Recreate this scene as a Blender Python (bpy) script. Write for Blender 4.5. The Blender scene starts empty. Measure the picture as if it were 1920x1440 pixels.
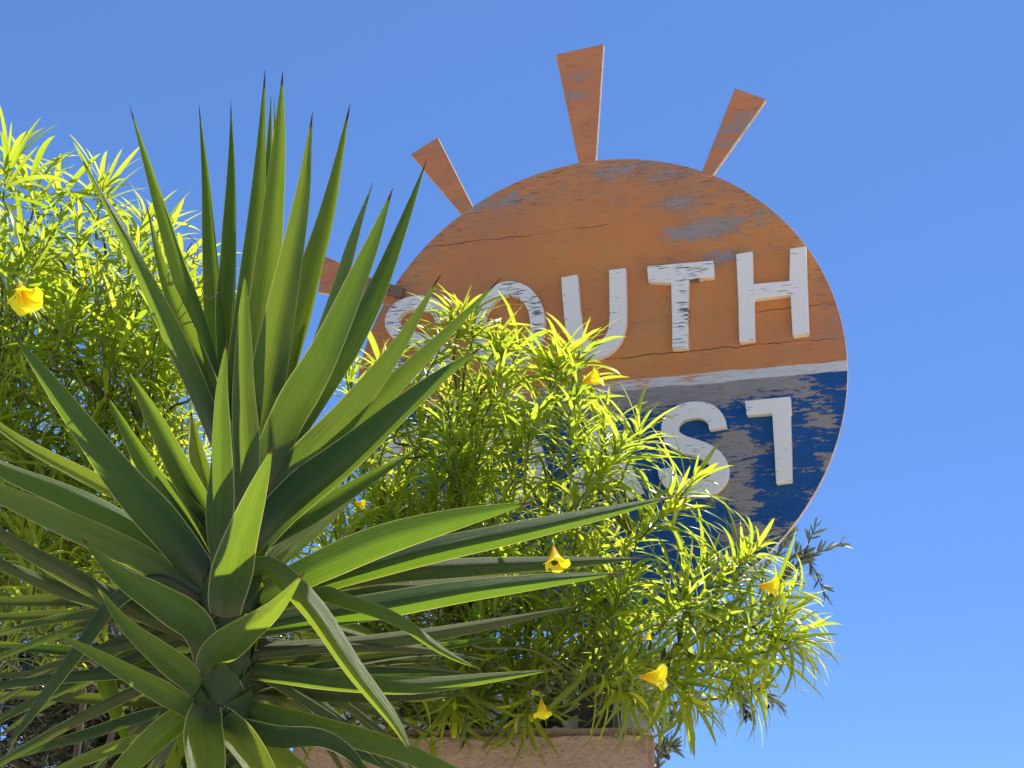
import bpy, math, random
import numpy as np
from mathutils import Vector, Matrix
random.seed(7); rng = np.random.default_rng(7)
S = bpy.context.scene
col = S.collection
R = math.radians

# ------------------------------------------------------------------ camera, sky, sun, exposure
PITCH, ROLL, FPX = 0.384404, 0.03037, 2506.15
CAM = Vector((0, 0, 1.6))
FW = Vector((0, math.cos(PITCH), math.sin(PITCH)))
UP0 = Vector((0, -math.sin(PITCH), math.cos(PITCH))); RI0 = Vector((1, 0, 0))
RI = RI0 * math.cos(ROLL) + UP0 * math.sin(ROLL)
UP = UP0 * math.cos(ROLL) - RI0 * math.sin(ROLL)
cd = bpy.data.cameras.new('camera'); cam = bpy.data.objects.new('camera', cd); col.objects.link(cam)
M = Matrix((RI, UP, -FW)).transposed().to_4x4(); M.translation = CAM
cam.matrix_world = M
cd.sensor_width = 36; cd.lens = FPX / 1920 * 36; cd.clip_end = 2000; cd.clip_start = 0.05
S.camera = cam
SUN_EL, SUN_AZ = R(64), R(48)          # azimuth clockwise from +Y (behind the sign, to the right)
w = bpy.data.worlds.new('World'); S.world = w; w.use_nodes = True
nt = w.node_tree; bg = nt.nodes['Background']
sky = nt.nodes.new('ShaderNodeTexSky'); sky.sky_type = 'NISHITA'; sky.sun_disc = False
sky.sun_elevation = SUN_EL; sky.sun_rotation = SUN_AZ
sky.altitude = 4000; sky.air_density = 1.0; sky.dust_density = 0.3; sky.ozone_density = 10.0
gm_ = nt.nodes.new('ShaderNodeGamma'); gm_.inputs[1].default_value = .55; nt.links.new(sky.outputs[0], gm_.inputs[0])
mx_ = nt.nodes.new('ShaderNodeMix'); mx_.data_type = 'RGBA'; mx_.blend_type = 'MULTIPLY'; mx_.inputs[0].default_value = 1; mx_.inputs[7].default_value = (.82, 1.22, 1.90, 1)
nt.links.new(gm_.outputs[0], mx_.inputs[6]); nt.links.new(mx_.outputs[2], bg.inputs[0]); bg.inputs[1].default_value = 0.15
sd = bpy.data.lights.new('sun', 'SUN'); sun = bpy.data.objects.new('sun', sd); col.objects.link(sun)
sd.energy = 5.0; sd.angle = R(0.53); sd.color = (1.0, 0.95, 0.86)
SDIR = Vector((math.sin(SUN_AZ) * math.cos(SUN_EL), math.cos(SUN_AZ) * math.cos(SUN_EL), math.sin(SUN_EL)))
sun.rotation_euler = SDIR.to_track_quat('Z', 'Y').to_euler()
S.view_settings.view_transform = 'Standard'; S.view_settings.look = 'None'
S.view_settings.gamma = 1; S.view_settings.use_curve_mapping = False
S.view_settings.exposure = 0.5
S.render.engine = 'CYCLES'
S.cycles.max_bounces = 8; S.cycles.transmission_bounces = 6

# ------------------------------------------------------------------ helpers
def ray(x, y): return FW + RI * ((x - 960) / FPX) - UP * ((y - 720) / FPX)
def at(x, y, Y):                        # point of the world plane y = Y seen at photo position (x, y)
    d = ray(x, y); return CAM + d * (Y / d.y)
def proj(p):
    v = Vector(p) - CAM; d = v.dot(FW); return 960 + v.dot(RI) / d * FPX, 720 - v.dot(UP) / d * FPX, d
def mpx(px, p): return px * (Vector(p) - CAM).dot(FW) / FPX

def link(name, me, mat=None, parent=None, smooth=True):
    o = bpy.data.objects.new(name, me); col.objects.link(o)
    if mat and not me.materials: me.materials.append(mat)
    if smooth and len(me.polygons): me.polygons.foreach_set('use_smooth', [True] * len(me.polygons))
    if parent: o.parent = parent
    return o
def mesh(name, v, f, uv=None, rnd=None):
    me = bpy.data.meshes.new(name); me.from_pydata([tuple(map(float, a)) for a in v], [], [tuple(map(int, a)) for a in f])
    if uv is not None:
        L = me.uv_layers.new(name='UVMap'); idx = np.empty(len(me.loops), int); me.loops.foreach_get('vertex_index', idx)
        L.data.foreach_set('uv', np.asarray(uv, float)[idx].ravel())
    if rnd is not None:
        a = me.attributes.new('rnd', 'FLOAT', 'POINT'); a.data.foreach_set('value', np.asarray(rnd, float))
    me.update(); return me
def tag(o, label=None, cat=None, group=None, kind=None):
    if label: o['label'] = label
    if cat: o['category'] = cat
    if group: o['group'] = group
    if kind: o['kind'] = kind
    return o
def empty(name, loc, rz=0):
    o = bpy.data.objects.new(name, None); col.objects.link(o); o.location = loc; o.rotation_euler = (0, 0, rz)
    o.empty_display_size = 0.1; return o
def catmull(P, n):
    P = [Vector(p) for p in P]; Q = [P[0] * 2 - P[1]] + P + [P[-1] * 2 - P[-2]]; out = []
    m = len(P) - 1
    for i in range(n + 1):
        t = i / n * m; k = min(int(t), m - 1); u = t - k; a, b, c, d = Q[k:k + 4]
        out.append(0.5 * ((2 * b) + (c - a) * u + (2 * a - 5 * b + 4 * c - d) * u * u + (3 * b - a - 3 * c + d) * u ** 3))
    return out
class MB:
    def __init__(s): s.v = []; s.f = []; s.r = []
    def tube(s, pts, rad, n=6, r=0.5, cap=True):
        pts = [Vector(p) for p in pts]; b = len(s.v); m = len(pts)
        for i, p in enumerate(pts):
            d = (pts[min(i + 1, m - 1)] - pts[max(i - 1, 0)]).normalized()
            a = d.orthogonal().normalized() if i == 0 else (a - d * a.dot(d)).normalized()
            c = d.cross(a); rr = rad[i] if hasattr(rad, '__len__') else rad
            for k in range(n):
                t = 2 * math.pi * k / n; s.v.append(p + (a * math.cos(t) + c * math.sin(t)) * rr); s.r.append(r)
        for i in range(m - 1):
            for k in range(n):
                k2 = (k + 1) % n; s.f.append((b + i * n + k, b + i * n + k2, b + (i + 1) * n + k2, b + (i + 1) * n + k))
        if cap:
            s.f.append(tuple(b + k for k in range(n))[::-1]); s.f.append(tuple(b + (m - 1) * n + k for k in range(n)))
    def box(s, x0, x1, y0, y1, z0, z1):
        b = len(s.v)
        for z in (z0, z1):
            for x, y in ((x0, y0), (x1, y0), (x1, y1), (x0, y1)): s.v.append(Vector((x, y, z))); s.r.append(.5)
        s.f += [(b, b + 3, b + 2, b + 1), (b + 4, b + 5, b + 6, b + 7), (b, b + 1, b + 5, b + 4), (b + 1, b + 2, b + 6, b + 5), (b + 2, b + 3, b + 7, b + 6), (b + 3, b, b + 4, b + 7)]
    def prism(s, poly, y0, y1, hole=None):      # polygon in local x, z; front face at y0, back at y1
        A = sum(poly[i][0] * poly[(i + 1) % len(poly)][1] - poly[(i + 1) % len(poly)][0] * poly[i][1] for i in range(len(poly)))
        if A < 0: poly = poly[::-1]
        b = len(s.v); n = len(poly)
        for y in (y0, y1):
            for x, z in poly: s.v.append(Vector((x, y, z))); s.r.append(.5)
        s.f.append(tuple(range(b, b + n))); s.f.append(tuple(range(b + n, b + 2 * n))[::-1])
        for i in range(n):
            j = (i + 1) % n; s.f.append((b + j, b + i, b + n + i, b + n + j))
    def build(s, name, mat, parent=None, smooth=False, origin=None):
        v = s.v if origin is None else [p - Vector(origin) for p in s.v]
        o = link(name, mesh(name, v, s.f, rnd=s.r), mat, parent, smooth)
        if origin is not None: o.location = origin
        return o
def bevel(o, wd, seg=2):
    m = o.modifiers.new('bevel', 'BEVEL'); m.width = wd; m.segments = seg; m.limit_method = 'ANGLE'; m.angle_limit = R(40)

# ------------------------------------------------------------------ node helper
class NT:
    def __init__(s, name):
        s.m = bpy.data.materials.new(name); s.m.use_nodes = True; s.t = s.m.node_tree
        s.b = s.t.nodes['Principled BSDF']; s.out = s.t.nodes['Material Output']
    def n(s, typ, **k):
        nd = s.t.nodes.new(typ)
        for a, v in k.items(): setattr(nd, a, v)
        return nd
    def put(s, sock, v):
        if v is None: return
        if hasattr(v, 'links') or isinstance(v, bpy.types.NodeSocket): s.t.links.new(v, sock)
        else: sock.default_value = (*v, 1) if isinstance(v, tuple) and len(v) == 3 and sock.type == 'RGBA' else v
    def math(s, op, a, b=None, c=None, clamp=False):
        nd = s.n('ShaderNodeMath', operation=op, use_clamp=clamp)
        s.put(nd.inputs[0], a); s.put(nd.inputs[1], b) if b is not None else None
        if c is not None: s.put(nd.inputs[2], c)
        return nd.outputs[0]
    def mix(s, f, a, b, mode='MIX'):
        nd = s.n('ShaderNodeMix', data_type='RGBA', blend_type=mode)
        s.put(nd.inputs[0], f); s.put(nd.inputs[6], a); s.put(nd.inputs[7], b); return nd.outputs[2]
    def coord(s, which='Object', scale=(1, 1, 1), loc=(0, 0, 0)):
        c = s.n('ShaderNodeTexCoord'); mp = s.n('ShaderNodeMapping'); s.t.links.new(c.outputs[which], mp.inputs[0])
        mp.inputs['Scale'].default_value = scale; mp.inputs['Location'].default_value = loc; return mp.outputs[0]
    def noise(s, vec, scale, detail=4, rough=.55, dist=0):
        nd = s.n('ShaderNodeTexNoise'); s.put(nd.inputs['Vector'], vec); nd.inputs['Scale'].default_value = scale
        nd.inputs['Detail'].default_value = detail; nd.inputs['Roughness'].default_value = rough; nd.inputs['Distortion'].default_value = dist
        return nd.outputs[0]
    def ss(s, v, a, b, lo=0., hi=1.):
        nd = s.n('ShaderNodeMapRange', interpolation_type='SMOOTHSTEP'); s.put(nd.inputs[0], v)
        for i, q in enumerate((a, b, lo, hi)): nd.inputs[i + 1].default_value = q
        return nd.outputs[0]
    def sep(s, vec):
        nd = s.n('ShaderNodeSeparateXYZ'); s.put(nd.inputs[0], vec); return nd.outputs
    def attr(s, name):
        nd = s.n('ShaderNodeAttribute', attribute_name=name); return nd.outputs['Fac']
    def bump(s, h, st, dist=.002):
        nd = s.n('ShaderNodeBump'); nd.inputs['Strength'].default_value = st; nd.inputs['Distance'].default_value = dist
        s.put(nd.inputs['Height'], h); s.t.links.new(nd.outputs[0], s.b.inputs['Normal']); return nd.outputs[0]
    def base(s, c, rough=.6, spec=.5):
        s.put(s.b.inputs['Base Color'], c); s.put(s.b.inputs['Roughness'], rough); s.b.inputs['Specular IOR Level'].default_value = spec
    def translucent(s, colr, fac, normal=None):
        tr = s.n('ShaderNodeBsdfTranslucent'); s.put(tr.inputs[0], colr)
        if normal is not None: s.t.links.new(normal, tr.inputs['Normal'])
        mx = s.n('ShaderNodeMixShader'); s.put(mx.inputs[0], fac)
        s.t.links.new(s.b.outputs[0], mx.inputs[1]); s.t.links.new(tr.outputs[0], mx.inputs[2]); s.t.links.new(mx.outputs[0], s.out.inputs[0])

# ------------------------------------------------------------------ sign plane
PSI = 0.315712
SC = Vector((0.237492, 3.908042, 1.601918 + 1.6))
T_ = Vector((math.cos(PSI), -math.sin(PSI), 0)); N_ = Vector((-math.sin(PSI), -math.cos(PSI), 0))   # N_ towards the viewer
def loc(x, y, off=0.0):                 # photo position -> sign-local (x, z) on the plane `off` metres in front of the board
    d = ray(x, y); c = SC + N_ * off - CAM; h = d * (c.dot(N_) / d.dot(N_)) - c; return (h.dot(T_), h.z)

# ------------------------------------------------------------------ materials
def mat_board():
    m = NT('weathered_painted_plywood'); P = m.coord('Object'); x, y, z = m.sep(P)
    warp = m.noise(m.coord('Object', (5, 1, 14)), 1.0, 5, .6)
    wp = m.math('SUBTRACT', warp, .5)
    fine = m.noise(m.coord('Object', (14, 1, 120)), 1.0, 4, .65)
    fine2 = m.noise(m.coord('Object', (40, 1, 260), (3, 0, 1)), 1.0, 3, .6)
    big = m.noise(m.coord('Object', (2.2, 1, 3.5)), 1.0, 3, .5)
    def blob(px, py, rx, rz, amp=1.0):
        cx, cz = loc(px, py)
        a = m.math('DIVIDE', m.math('SUBTRACT', x, cx), rx); b = m.math('DIVIDE', m.math('SUBTRACT', z, cz), rz)
        d = m.math('ADD', m.math('MULTIPLY', a, a), m.math('MULTIPLY', b, b))
        e = m.math('POWER', 2.718, m.math('MULTIPLY', d, -1.0))
        return e if amp == 1.0 else m.math('MULTIPLY', e, amp)
    def addall(L):
        o = L[0]
        for q in L[1:]: o = m.math('ADD', o, q)
        return o
    # ---- orange half
    g = addall([blob(1270, 380, .09, .04, .85), blob(1330, 425, .12, .05, .8), blob(1285, 435, .09, .035, .7), blob(1360, 480, .09, .03, .9),
                blob(1170, 318, .14, .03, .9), blob(1260, 330, .12, .025, .7), blob(950, 375, .12, .03, .95), blob(1440, 400, .10, .05, .5), blob(880, 395, .06, .03, .6)])
    g = m.math('ADD', g, m.math('MULTIPLY', wp, 1.3)); g = m.math('ADD', g, m.math('MULTIPLY', m.math('SUBTRACT', m.noise(m.coord('Object', (20, 1, 90), (5, 0, 2)), 1, 6, .7), .5), 4.0))
    gm = m.ss(g, .52, .72)
    # scuffed grain all over, stronger towards the weathered upper edge
    rr = m.math('SQRT', m.math('ADD', m.math('MULTIPLY', x, x), m.math('MULTIPLY', z, z)))
    rim = m.ss(m.math('ADD', rr, m.math('MULTIPLY', z, .22)), .62, .98)
    sc = m.math('ADD', fine, m.math('MULTIPLY', rim, .22)); sc = m.math('ADD', sc, m.math('MULTIPLY', m.math('SUBTRACT', big, .5), .35))
    scm = m.ss(sc, .60, .74)
    dk = m.ss(m.math('ADD', m.noise(m.coord('Object', (14, 1, 230), (3, 0, 1)), 1, 3, .6), m.math('MULTIPLY', rim, .10)), .66, .76)
    orange = m.mix(m.ss(big, .3, .7), (.66, .25, .06), (.56, .215, .08))
    orange = m.mix(m.math('MULTIPLY', m.ss(m.noise(m.coord('Object', (9, 1, 3)), 1, 3, .5), .4, .7), .4), orange, (.58, .29, .09))
    orange = m.mix(m.math('MULTIPLY', scm, .55), orange, (.38, .22, .14))
    grey = m.mix(fine, (.22, .20, .18), (.40, .37, .34))
    orange = m.mix(m.math('MULTIPLY', gm, .85), orange, grey)
    # ---- blue half
    b = addall([blob(1230, 740, .30, .055, 1.15), blob(1360, 722, .24, .043, 1.2), blob(1000, 760, .3, .05, .9), blob(1385, 850, .075, .12, 1.05), blob(1400, 940, .07, .06, .9),
                blob(1560, 870, .03, .03, .8), blob(1555, 930, .03, .05, .7), blob(1540, 790, .06, .03, .5), blob(1480, 985, .10, .02, .5), blob(1400, 1010, .10, .02, .4), blob(1200, 850, .12, .03, .5), blob(1440, 760, .08, .03, .5)])
    b = m.math('ADD', b, m.math('MULTIPLY', wp, 3.4)); b = m.math('ADD', b, m.math('MULTIPLY', m.math('SUBTRACT', m.noise(m.coord('Object', (22, 1, 95)), 1, 6, .7), .5), 3.0))
    bm = m.ss(b, .45, .51)
    blue = m.mix(m.ss(fine2, .3, .7), (.010, .095, .28), (.008, .07, .22))
    blue = m.mix(m.ss(m.math('ADD', fine2, m.math('MULTIPLY', fine, .3)), .86, .92), blue, (.20, .24, .30))
    grey2 = m.mix(fine2, (.25, .215, .185), (.37, .33, .29)); grey2 = m.mix(m.math('MULTIPLY', m.ss(m.noise(m.coord('Object', (16, 1, 170)), 1, 4, .7), .52, .66), .75), grey2, (.12, .10, .085))
    blue = m.mix(bm, blue, grey2)
    # ---- divider stripe of white paint
    z0 = loc(1380, 712)[1]
    zz = m.math('ADD', m.math('SUBTRACT', z, z0), m.math('MULTIPLY', wp, .02))
    half = m.ss(zz, -.003, .003)
    c = m.mix(half, blue, orange)
    st = m.math('ABSOLUTE', m.math('SUBTRACT', zz, .014)); sm = m.ss(st, .015, .019, 1, 0)
    sm = m.math('MULTIPLY', sm, m.ss(m.math('ADD', fine, m.math('MULTIPLY', x, .18)), .40, .56))
    c = m.mix(sm, c, (.62, .61, .56))
    # ---- open checks running along the grain
    def crack(p0, p1, wd=.0010):
        a0, b0 = loc(*p0); a1, b1 = loc(*p1); k = (b1 - b0) / (a1 - a0)
        ln = m.math('SUBTRACT', z, m.math('ADD', b0, m.math('MULTIPLY', m.math('SUBTRACT', x, a0), k)))
        ln = m.math('ABSOLUTE', m.math('ADD', ln, m.math('MULTIPLY', m.math('SUBTRACT', m.noise(m.coord('Object', (12, 1, 1)), 1, 4, .6), .5), .03)))
        inside = m.math('MULTIPLY', m.ss(x, a0, a0 + .05), m.ss(x, a1 - .05, a1, 1, 0))
        return m.math('MULTIPLY', m.ss(ln, wd * .6, wd * 1.6, 1, 0), inside)
    cr = crack((770, 468), (1150, 420)); cr = m.math('MAXIMUM', cr, crack((1080, 678), (1590, 631), .0013)); cr = m.math('MULTIPLY', m.math('MAXIMUM', cr, crack((1400, 590), (1590, 560))), m.ss(m.noise(m.coord('Object', (7, 1, 5)), 1, 3, .6), .35, .55, .15, .85))
    hair = m.math('MULTIPLY', dk, .8)
    c = m.mix(m.math('MAXIMUM', cr, m.math('MULTIPLY', hair, half)), c, (.035, .022, .015))
    m.base(c, m.ss(fine, .3, .7, .55, .8), .3)
    h = m.math('SUBTRACT', m.math('MULTIPLY', fine, .5), m.math('ADD', m.math('MULTIPLY', cr, 1.5), m.math('ADD', m.math('MULTIPLY', gm, .3), m.math('MULTIPLY', bm, .25))))
    m.bump(h, .7, .003); return m.m
def mat_ray():
    m = NT('weathered_orange_paint'); inf = m.n('ShaderNodeObjectInfo')
    c0 = m.coord('Object', (14, 1, 60)); v = m.n('ShaderNodeVectorMath', operation='ADD'); m.put(v.inputs[0], c0)
    cmb = m.n('ShaderNodeCombineXYZ'); k = m.math('MULTIPLY', inf.outputs['Random'], 50); m.put(cmb.inputs[0], k); m.put(cmb.inputs[2], k); m.put(v.inputs[1], cmb.outputs[0])
    f = m.noise(v.outputs[0], 1, 4, .65); g = m.noise(v.outputs[0], .22, 4, .6)
    c = m.mix(m.ss(g, .35, .65), (.60, .235, .09), (.50, .20, .09))
    c = m.mix(m.math('MULTIPLY', m.ss(f, .52, .68), .6), c, (.27, .13, .075))
    c = m.mix(m.math('MULTIPLY', m.ss(m.math('ADD', g, m.math('MULTIPLY', f, .22)), .67, .73), .75), c, (.30, .26, .22))
    m.base(c, .65, .3); m.bump(f, .6, .002); return m.m
def mat_letter(th=.615, name='chipped_white_paint'):
    m = NT(name); inf = m.n('ShaderNodeObjectInfo')
    cmb = m.n('ShaderNodeCombineXYZ'); k = m.math('MULTIPLY', inf.outputs['Random'], 40)
    m.put(cmb.inputs[0], k); m.put(cmb.inputs[2], k)
    v = m.n('ShaderNodeVectorMath', operation='ADD'); m.put(v.inputs[0], m.coord('Object', (16, 1, 170))); m.put(v.inputs[1], cmb.outputs[0])
    f = m.noise(v.outputs[0], 1, 3, .6)
    v2 = m.n('ShaderNodeVectorMath', operation='ADD'); m.put(v2.inputs[0], m.coord('Object', (9, 1, 9))); m.put(v2.inputs[1], cmb.outputs[0])
    g = m.noise(v2.outputs[0], 1, 2, .5)
    t = m.math('ADD', f, m.math('MULTIPLY', m.math('SUBTRACT', g, .5), .55))
    k2 = m.ss(t, th, th + .035)
    c = m.mix(m.noise(m.coord('Object', (5, 5, 5)), 1, 3, .5), (.91, .86, .74), (.83, .79, .69))
    c = m.mix(k2, c, (.17, .16, .155))
    m.base(c, .55, .35); m.bump(m.math('SUBTRACT', m.math('MULTIPLY', f, .2), k2), .6, .0025); return m.m
def mat_plain(name, a, b, scale=(8, 8, 8), rough=.8, bs=.5, bd=.003, spots=None):
    m = NT(name); P = m.coord('Object', scale); f = m.noise(P, 1, 6, .6); c = m.mix(m.ss(f, .3, .7), a, b)
    if spots:
        q = m.noise(m.coord('Object', spots[1]), 1, 3, .6); c = m.mix(m.ss(q, spots[2], spots[2] + .05), c, spots[0])
    m.base(c, rough, .25); m.bump(f, bs, bd); return m.m
def mat_yucca(name='yucca_leaf_skin', dull=0):
    m = NT(name); uv = m.n('ShaderNodeUVMap'); u, v, _ = m.sep(uv.outputs[0]); r = m.attr('rnd')
    cmb = m.n('ShaderNodeCombineXYZ'); m.put(cmb.inputs[0], m.math('MULTIPLY', u, 44)); m.put(cmb.inputs[1], m.math('MULTIPLY', v, 1.6)); m.put(cmb.inputs[2], m.math('MULTIPLY', r, 37))
    streak = m.noise(cmb.outputs[0], 1, 4, .6)
    cm2 = m.n('ShaderNodeCombineXYZ'); m.put(cm2.inputs[0], m.math('MULTIPLY', u, 2)); m.put(cm2.inputs[1], m.math('MULTIPLY', v, 7)); m.put(cm2.inputs[2], m.math('MULTIPLY', r, 91))
    blot = m.noise(cm2.outputs[0], 1, 4, .6)
    edge = m.ss(m.math('ABSOLUTE', m.math('SUBTRACT', u, .5)), .462, .487)
    tip = m.ss(m.math('ADD', v, m.math('MULTIPLY', blot, .05)), .972, .99)
    tone = m.math('ADD', m.math('MULTIPLY', m.math('SUBTRACT', streak, .5), 1.5), m.math('ADD', m.math('MULTIPLY', m.math('SUBTRACT', blot, .5), .6), r))
    a = m.mix(m.math('ADD', .1, m.math('MULTIPLY', tone, .8), clamp=True), (.018, .052, .018), (.060, .105, .028))
    a = m.mix(m.ss(v, .22, .0), a, (.085, .09, .035))
    spot = m.ss(m.noise(m.coord('Object', (90, 90, 40)), 1, 2, .5), .74, .78); a = m.mix(m.math('MULTIPLY', spot, .6), a, (.20, .14, .05))
    brown = m.math('MULTIPLY', m.ss(blot, .66, .72), m.ss(m.math('ABSOLUTE', m.math('SUBTRACT', u, .5)), .30, .48))
    a = m.mix(m.math('MULTIPLY', brown, .7), a, (.22, .15, .06)); a = m.mix(edge, a, (.42, .42, .16)); a = m.mix(tip, a, (.10, .045, .02))
    t = m.mix(m.math('ADD', .1, m.math('MULTIPLY', tone, .8), clamp=True), (.18, .34, .013), (.45, .58, .03))
    t = m.mix(m.math('MULTIPLY', brown, .6), t, (.35, .20, .03)); t = m.mix(edge, t, (.62, .62, .12)); t = m.mix(tip, t, (.08, .03, .01))
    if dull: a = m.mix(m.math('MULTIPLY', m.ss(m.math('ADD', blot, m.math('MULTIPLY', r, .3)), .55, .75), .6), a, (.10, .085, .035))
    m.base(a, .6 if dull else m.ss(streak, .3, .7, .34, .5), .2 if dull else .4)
    bp = m.bump(m.math('ADD', streak, m.math('MULTIPLY', blot, .6)), .55, .003)
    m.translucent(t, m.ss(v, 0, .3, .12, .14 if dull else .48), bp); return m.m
def mat_leaf(name, a1, a2, t1, t2, fac, rough=.42, spec=.5):
    m = NT(name); r = m.attr('rnd'); uv = m.n('ShaderNodeUVMap'); u, v, _ = m.sep(uv.outputs[0])
    rib = m.ss(m.math('ABSOLUTE', m.math('SUBTRACT', u, .5)), .03, .12, 1, 0)
    a = m.mix(r, a1, a2); a = m.mix(m.math('MULTIPLY', rib, .6), a, (.22, .30, .07))
    t = m.mix(r, t1, t2); m.base(a, rough, spec)
    old = m.ss(m.math('ADD', m.noise(m.coord('Object', (25, 25, 25)), 1, 3, .5), m.math('MULTIPLY', v, .12)), .76, .82)
    t = m.mix(m.math('MULTIPLY', old, .6), t, (.5, .32, .02))
    m.translucent(t, fac); return m.m
def mat_petal():
    m = NT('yellow_petal'); uv = m.n('ShaderNodeUVMap'); u, v, _ = m.sep(uv.outputs[0])
    c = m.mix(m.ss(v, .2, .8), (.88, .62, .015), (.95, .84, .03)); m.base(c, .5, .3)
    m.translucent(m.mix(m.ss(v, .2, .9), (.93, .60, .01), (.97, .86, .02)), .45); return m.m

MAT = {}
MAT['board'] = mat_board(); MAT['ray'] = mat_ray(); MAT['letter'] = mat_letter(); MAT['letter_cracked'] = mat_letter(.58, 'cracked_white_paint'); MAT['letter_sound'] = mat_letter(.66, 'faded_white_paint')
MAT['edge'] = mat_plain('primed_wood_edge', (.62, .55, .45), (.42, .34, .26), (30, 30, 60))
MAT['back'] = mat_plain('grey_bare_timber', (.20, .17, .14), (.13, .11, .09), (8, 8, 60))
MAT['post'] = mat_plain('dark_stained_timber', (.055, .045, .038), (.035, .03, .026), (60, 60, 6))
MAT['batten'] = mat_plain('brown_batten', (.27, .15, .09), (.20, .12, .08), (6, 6, 60))
MAT['whitewash'] = mat_plain('cracked_whitewash', (.52, .53, .50), (.40, .41, .39), (6, 6, 60), .7, .6, .003, ((.10, .10, .09), (9, 3, 130), .60))
MAT['stucco'] = mat_plain('rough_beige_stucco', (.50, .35, .26), (.42, .29, .21), (70, 70, 90), .95, 1.0, .010, ((.16, .10, .07), (60, 60, 80), .70))
MAT['paving'] = mat_plain('pale_sandy_paving', (.60, .51, .39), (.52, .44, .33), (2, 2, 2), .9)
MAT['bark'] = mat_plain('grey_brown_bark', (.16, .13, .09), (.10, .08, .055), (40, 40, 20))
MAT['greenstem'] = mat_plain('green_twig', (.10, .13, .04), (.15, .14, .06), (40, 40, 20), .5)
MAT['yucca'] = mat_yucca(); MAT['yucca_shaded'] = mat_yucca('shaded_yucca_leaf_skin', 1)  # dull copy has the lower leaves' shade put into its colour and translucency
MAT['yucca_trunk'] = mat_plain('scarred_yucca_bark', (.15, .13, .08), (.08, .07, .045), (18, 18, 90), .85, 1.0, .006)
MAT['oleander'] = mat_leaf('glossy_narrow_leaf', (.045, .10, .018), (.12, .19, .02), (.38, .55, .02), (.86, .88, .07), .62, .3, .5)
MAT['olive'] = mat_leaf('olive_leaf', (.13, .17, .11), (.26, .30, .22), (.10, .14, .04), (.16, .2, .06), .22, .45, .4)
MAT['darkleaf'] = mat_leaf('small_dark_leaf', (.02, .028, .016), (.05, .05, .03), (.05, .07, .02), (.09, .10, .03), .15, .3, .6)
MAT['petal'] = mat_petal()
MAT['calyx'] = mat_plain('green_calyx', (.16, .26, .04), (.2, .3, .05), (40, 40, 40), .5)
MAT['berry'] = mat_plain('black_olive_skin', (.02, .015, .02), (.03, .02, .02), (40, 40, 40), .35)
MAT['screw'] = mat_plain('rusty_screw', (.10, .05, .03), (.06, .03, .02), (90, 90, 90), .5)

# ------------------------------------------------------------------ ground and wall
g = MB(); n = 24; v = []; f = []
for i in range(n + 1):
    for j in range(n + 1): v.append(((i / n - .5) * 1200, (j / n - .5) * 1200, 0))
for i in range(n):
    for j in range(n): a = i * (n + 1) + j; f.append((a, a + n + 1, a + n + 2, a + 1))
tag(link('ground', mesh('ground', v, f), MAT['paving'], None, False), kind='structure')

import bmesh
from mathutils import noise as mn
PW = at(1226, 1361, 3.1)                # top right front corner of the raised planter wall
wp0 = min((abs(proj(PW + Vector((-math.cos(a), math.sin(a), 0)) * .8)[1] - 1368), a) for a in [k * .004 for k in range(-100, 100)])[1]
WALLZ = PW.z
wall = empty('stucco_wall', (PW.x, PW.y, 0))
tag(wall, 'rough beige stucco planter wall under the round sign at the bottom of the view', 'wall')
dl = Vector((-math.cos(wp0), math.sin(wp0), 0)); dn = Vector((math.sin(wp0), math.cos(wp0), 0)); vd = Vector((PW.x - .05, PW.y, 0)).normalized()
foot = [dl * .9, Vector(), vd * 1.5, dl * .9 + dn * 1.5]
bm = bmesh.new(); lo = [bm.verts.new(p) for p in foot]; md = [bm.verts.new(p + Vector((0, 0, WALLZ - .4))) for p in foot]; hi = [bm.verts.new(p + Vector((0, 0, WALLZ))) for p in foot]
for i in range(4):
    j = (i + 1) % 4; bm.faces.new((lo[i], lo[j], md[j], md[i])); bm.faces.new((md[i], md[j], hi[j], hi[i]))
bm.faces.new(hi); bm.faces.new(lo[::-1]); bmesh.ops.recalc_face_normals(bm, faces=bm.faces)
bmesh.ops.bevel(bm, geom=[e for e in bm.edges if len(e.link_faces) == 2 and e.calc_face_angle() > .8 and min(q.co.z for q in e.verts) > WALLZ - .45], offset=.02, segments=3, affect='EDGES')
fr = [fc for fc in bm.faces if fc.calc_center_median().z > WALLZ - .41]
bmesh.ops.subdivide_edges(bm, edges=list({e for fc in fr for e in fc.edges}), cuts=30, use_grid_fill=True)
bm.normal_update()
for vv in bm.verts:
    if vv.co.z > WALLZ - .39:
        q = vv.co * 22; vv.co += vv.normal * (mn.noise(q) * .006 + mn.noise(q * 2.7) * .004)
me = bpy.data.meshes.new('wall_body'); bm.to_mesh(me); bm.free()
link('wall_body', me, MAT['stucco'], wall, True)

# ------------------------------------------------------------------ the round sign
RZ = -PSI
sign = empty('round_sign', (SC.x, SC.y, WALLZ), RZ)
tag(sign, 'round wooden sign with orange and blue halves, SOUTH COAST letters and sun rays', 'sign')
dz = SC.z - WALLZ
def onsign(o): o.parent = sign; o.location = (0, 0, dz); return o
RB = .8; TB = .022
b = MB(); N = 160
b.prism([(RB * math.cos(2 * math.pi * k / N), RB * math.sin(2 * math.pi * k / N)) for k in range(N)], 0, TB)
o = onsign(b.build('board', MAT['board'])); o.data.materials.append(MAT['edge'])
for p in o.data.polygons:
    if abs(p.normal.y) < .5: p.material_index = 1
bevel(o, .0022)
rays = [[(1042, 103), (1132, 83), (1117, 307), (1086, 311)], [(770, 290), (821, 258), (888, 390), (866, 404)],
        [(1378, 166), (1437, 187), (1334, 332), (1314, 328)], [(606, 478), (748, 545), (735, 573), (597, 548)]]
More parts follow.
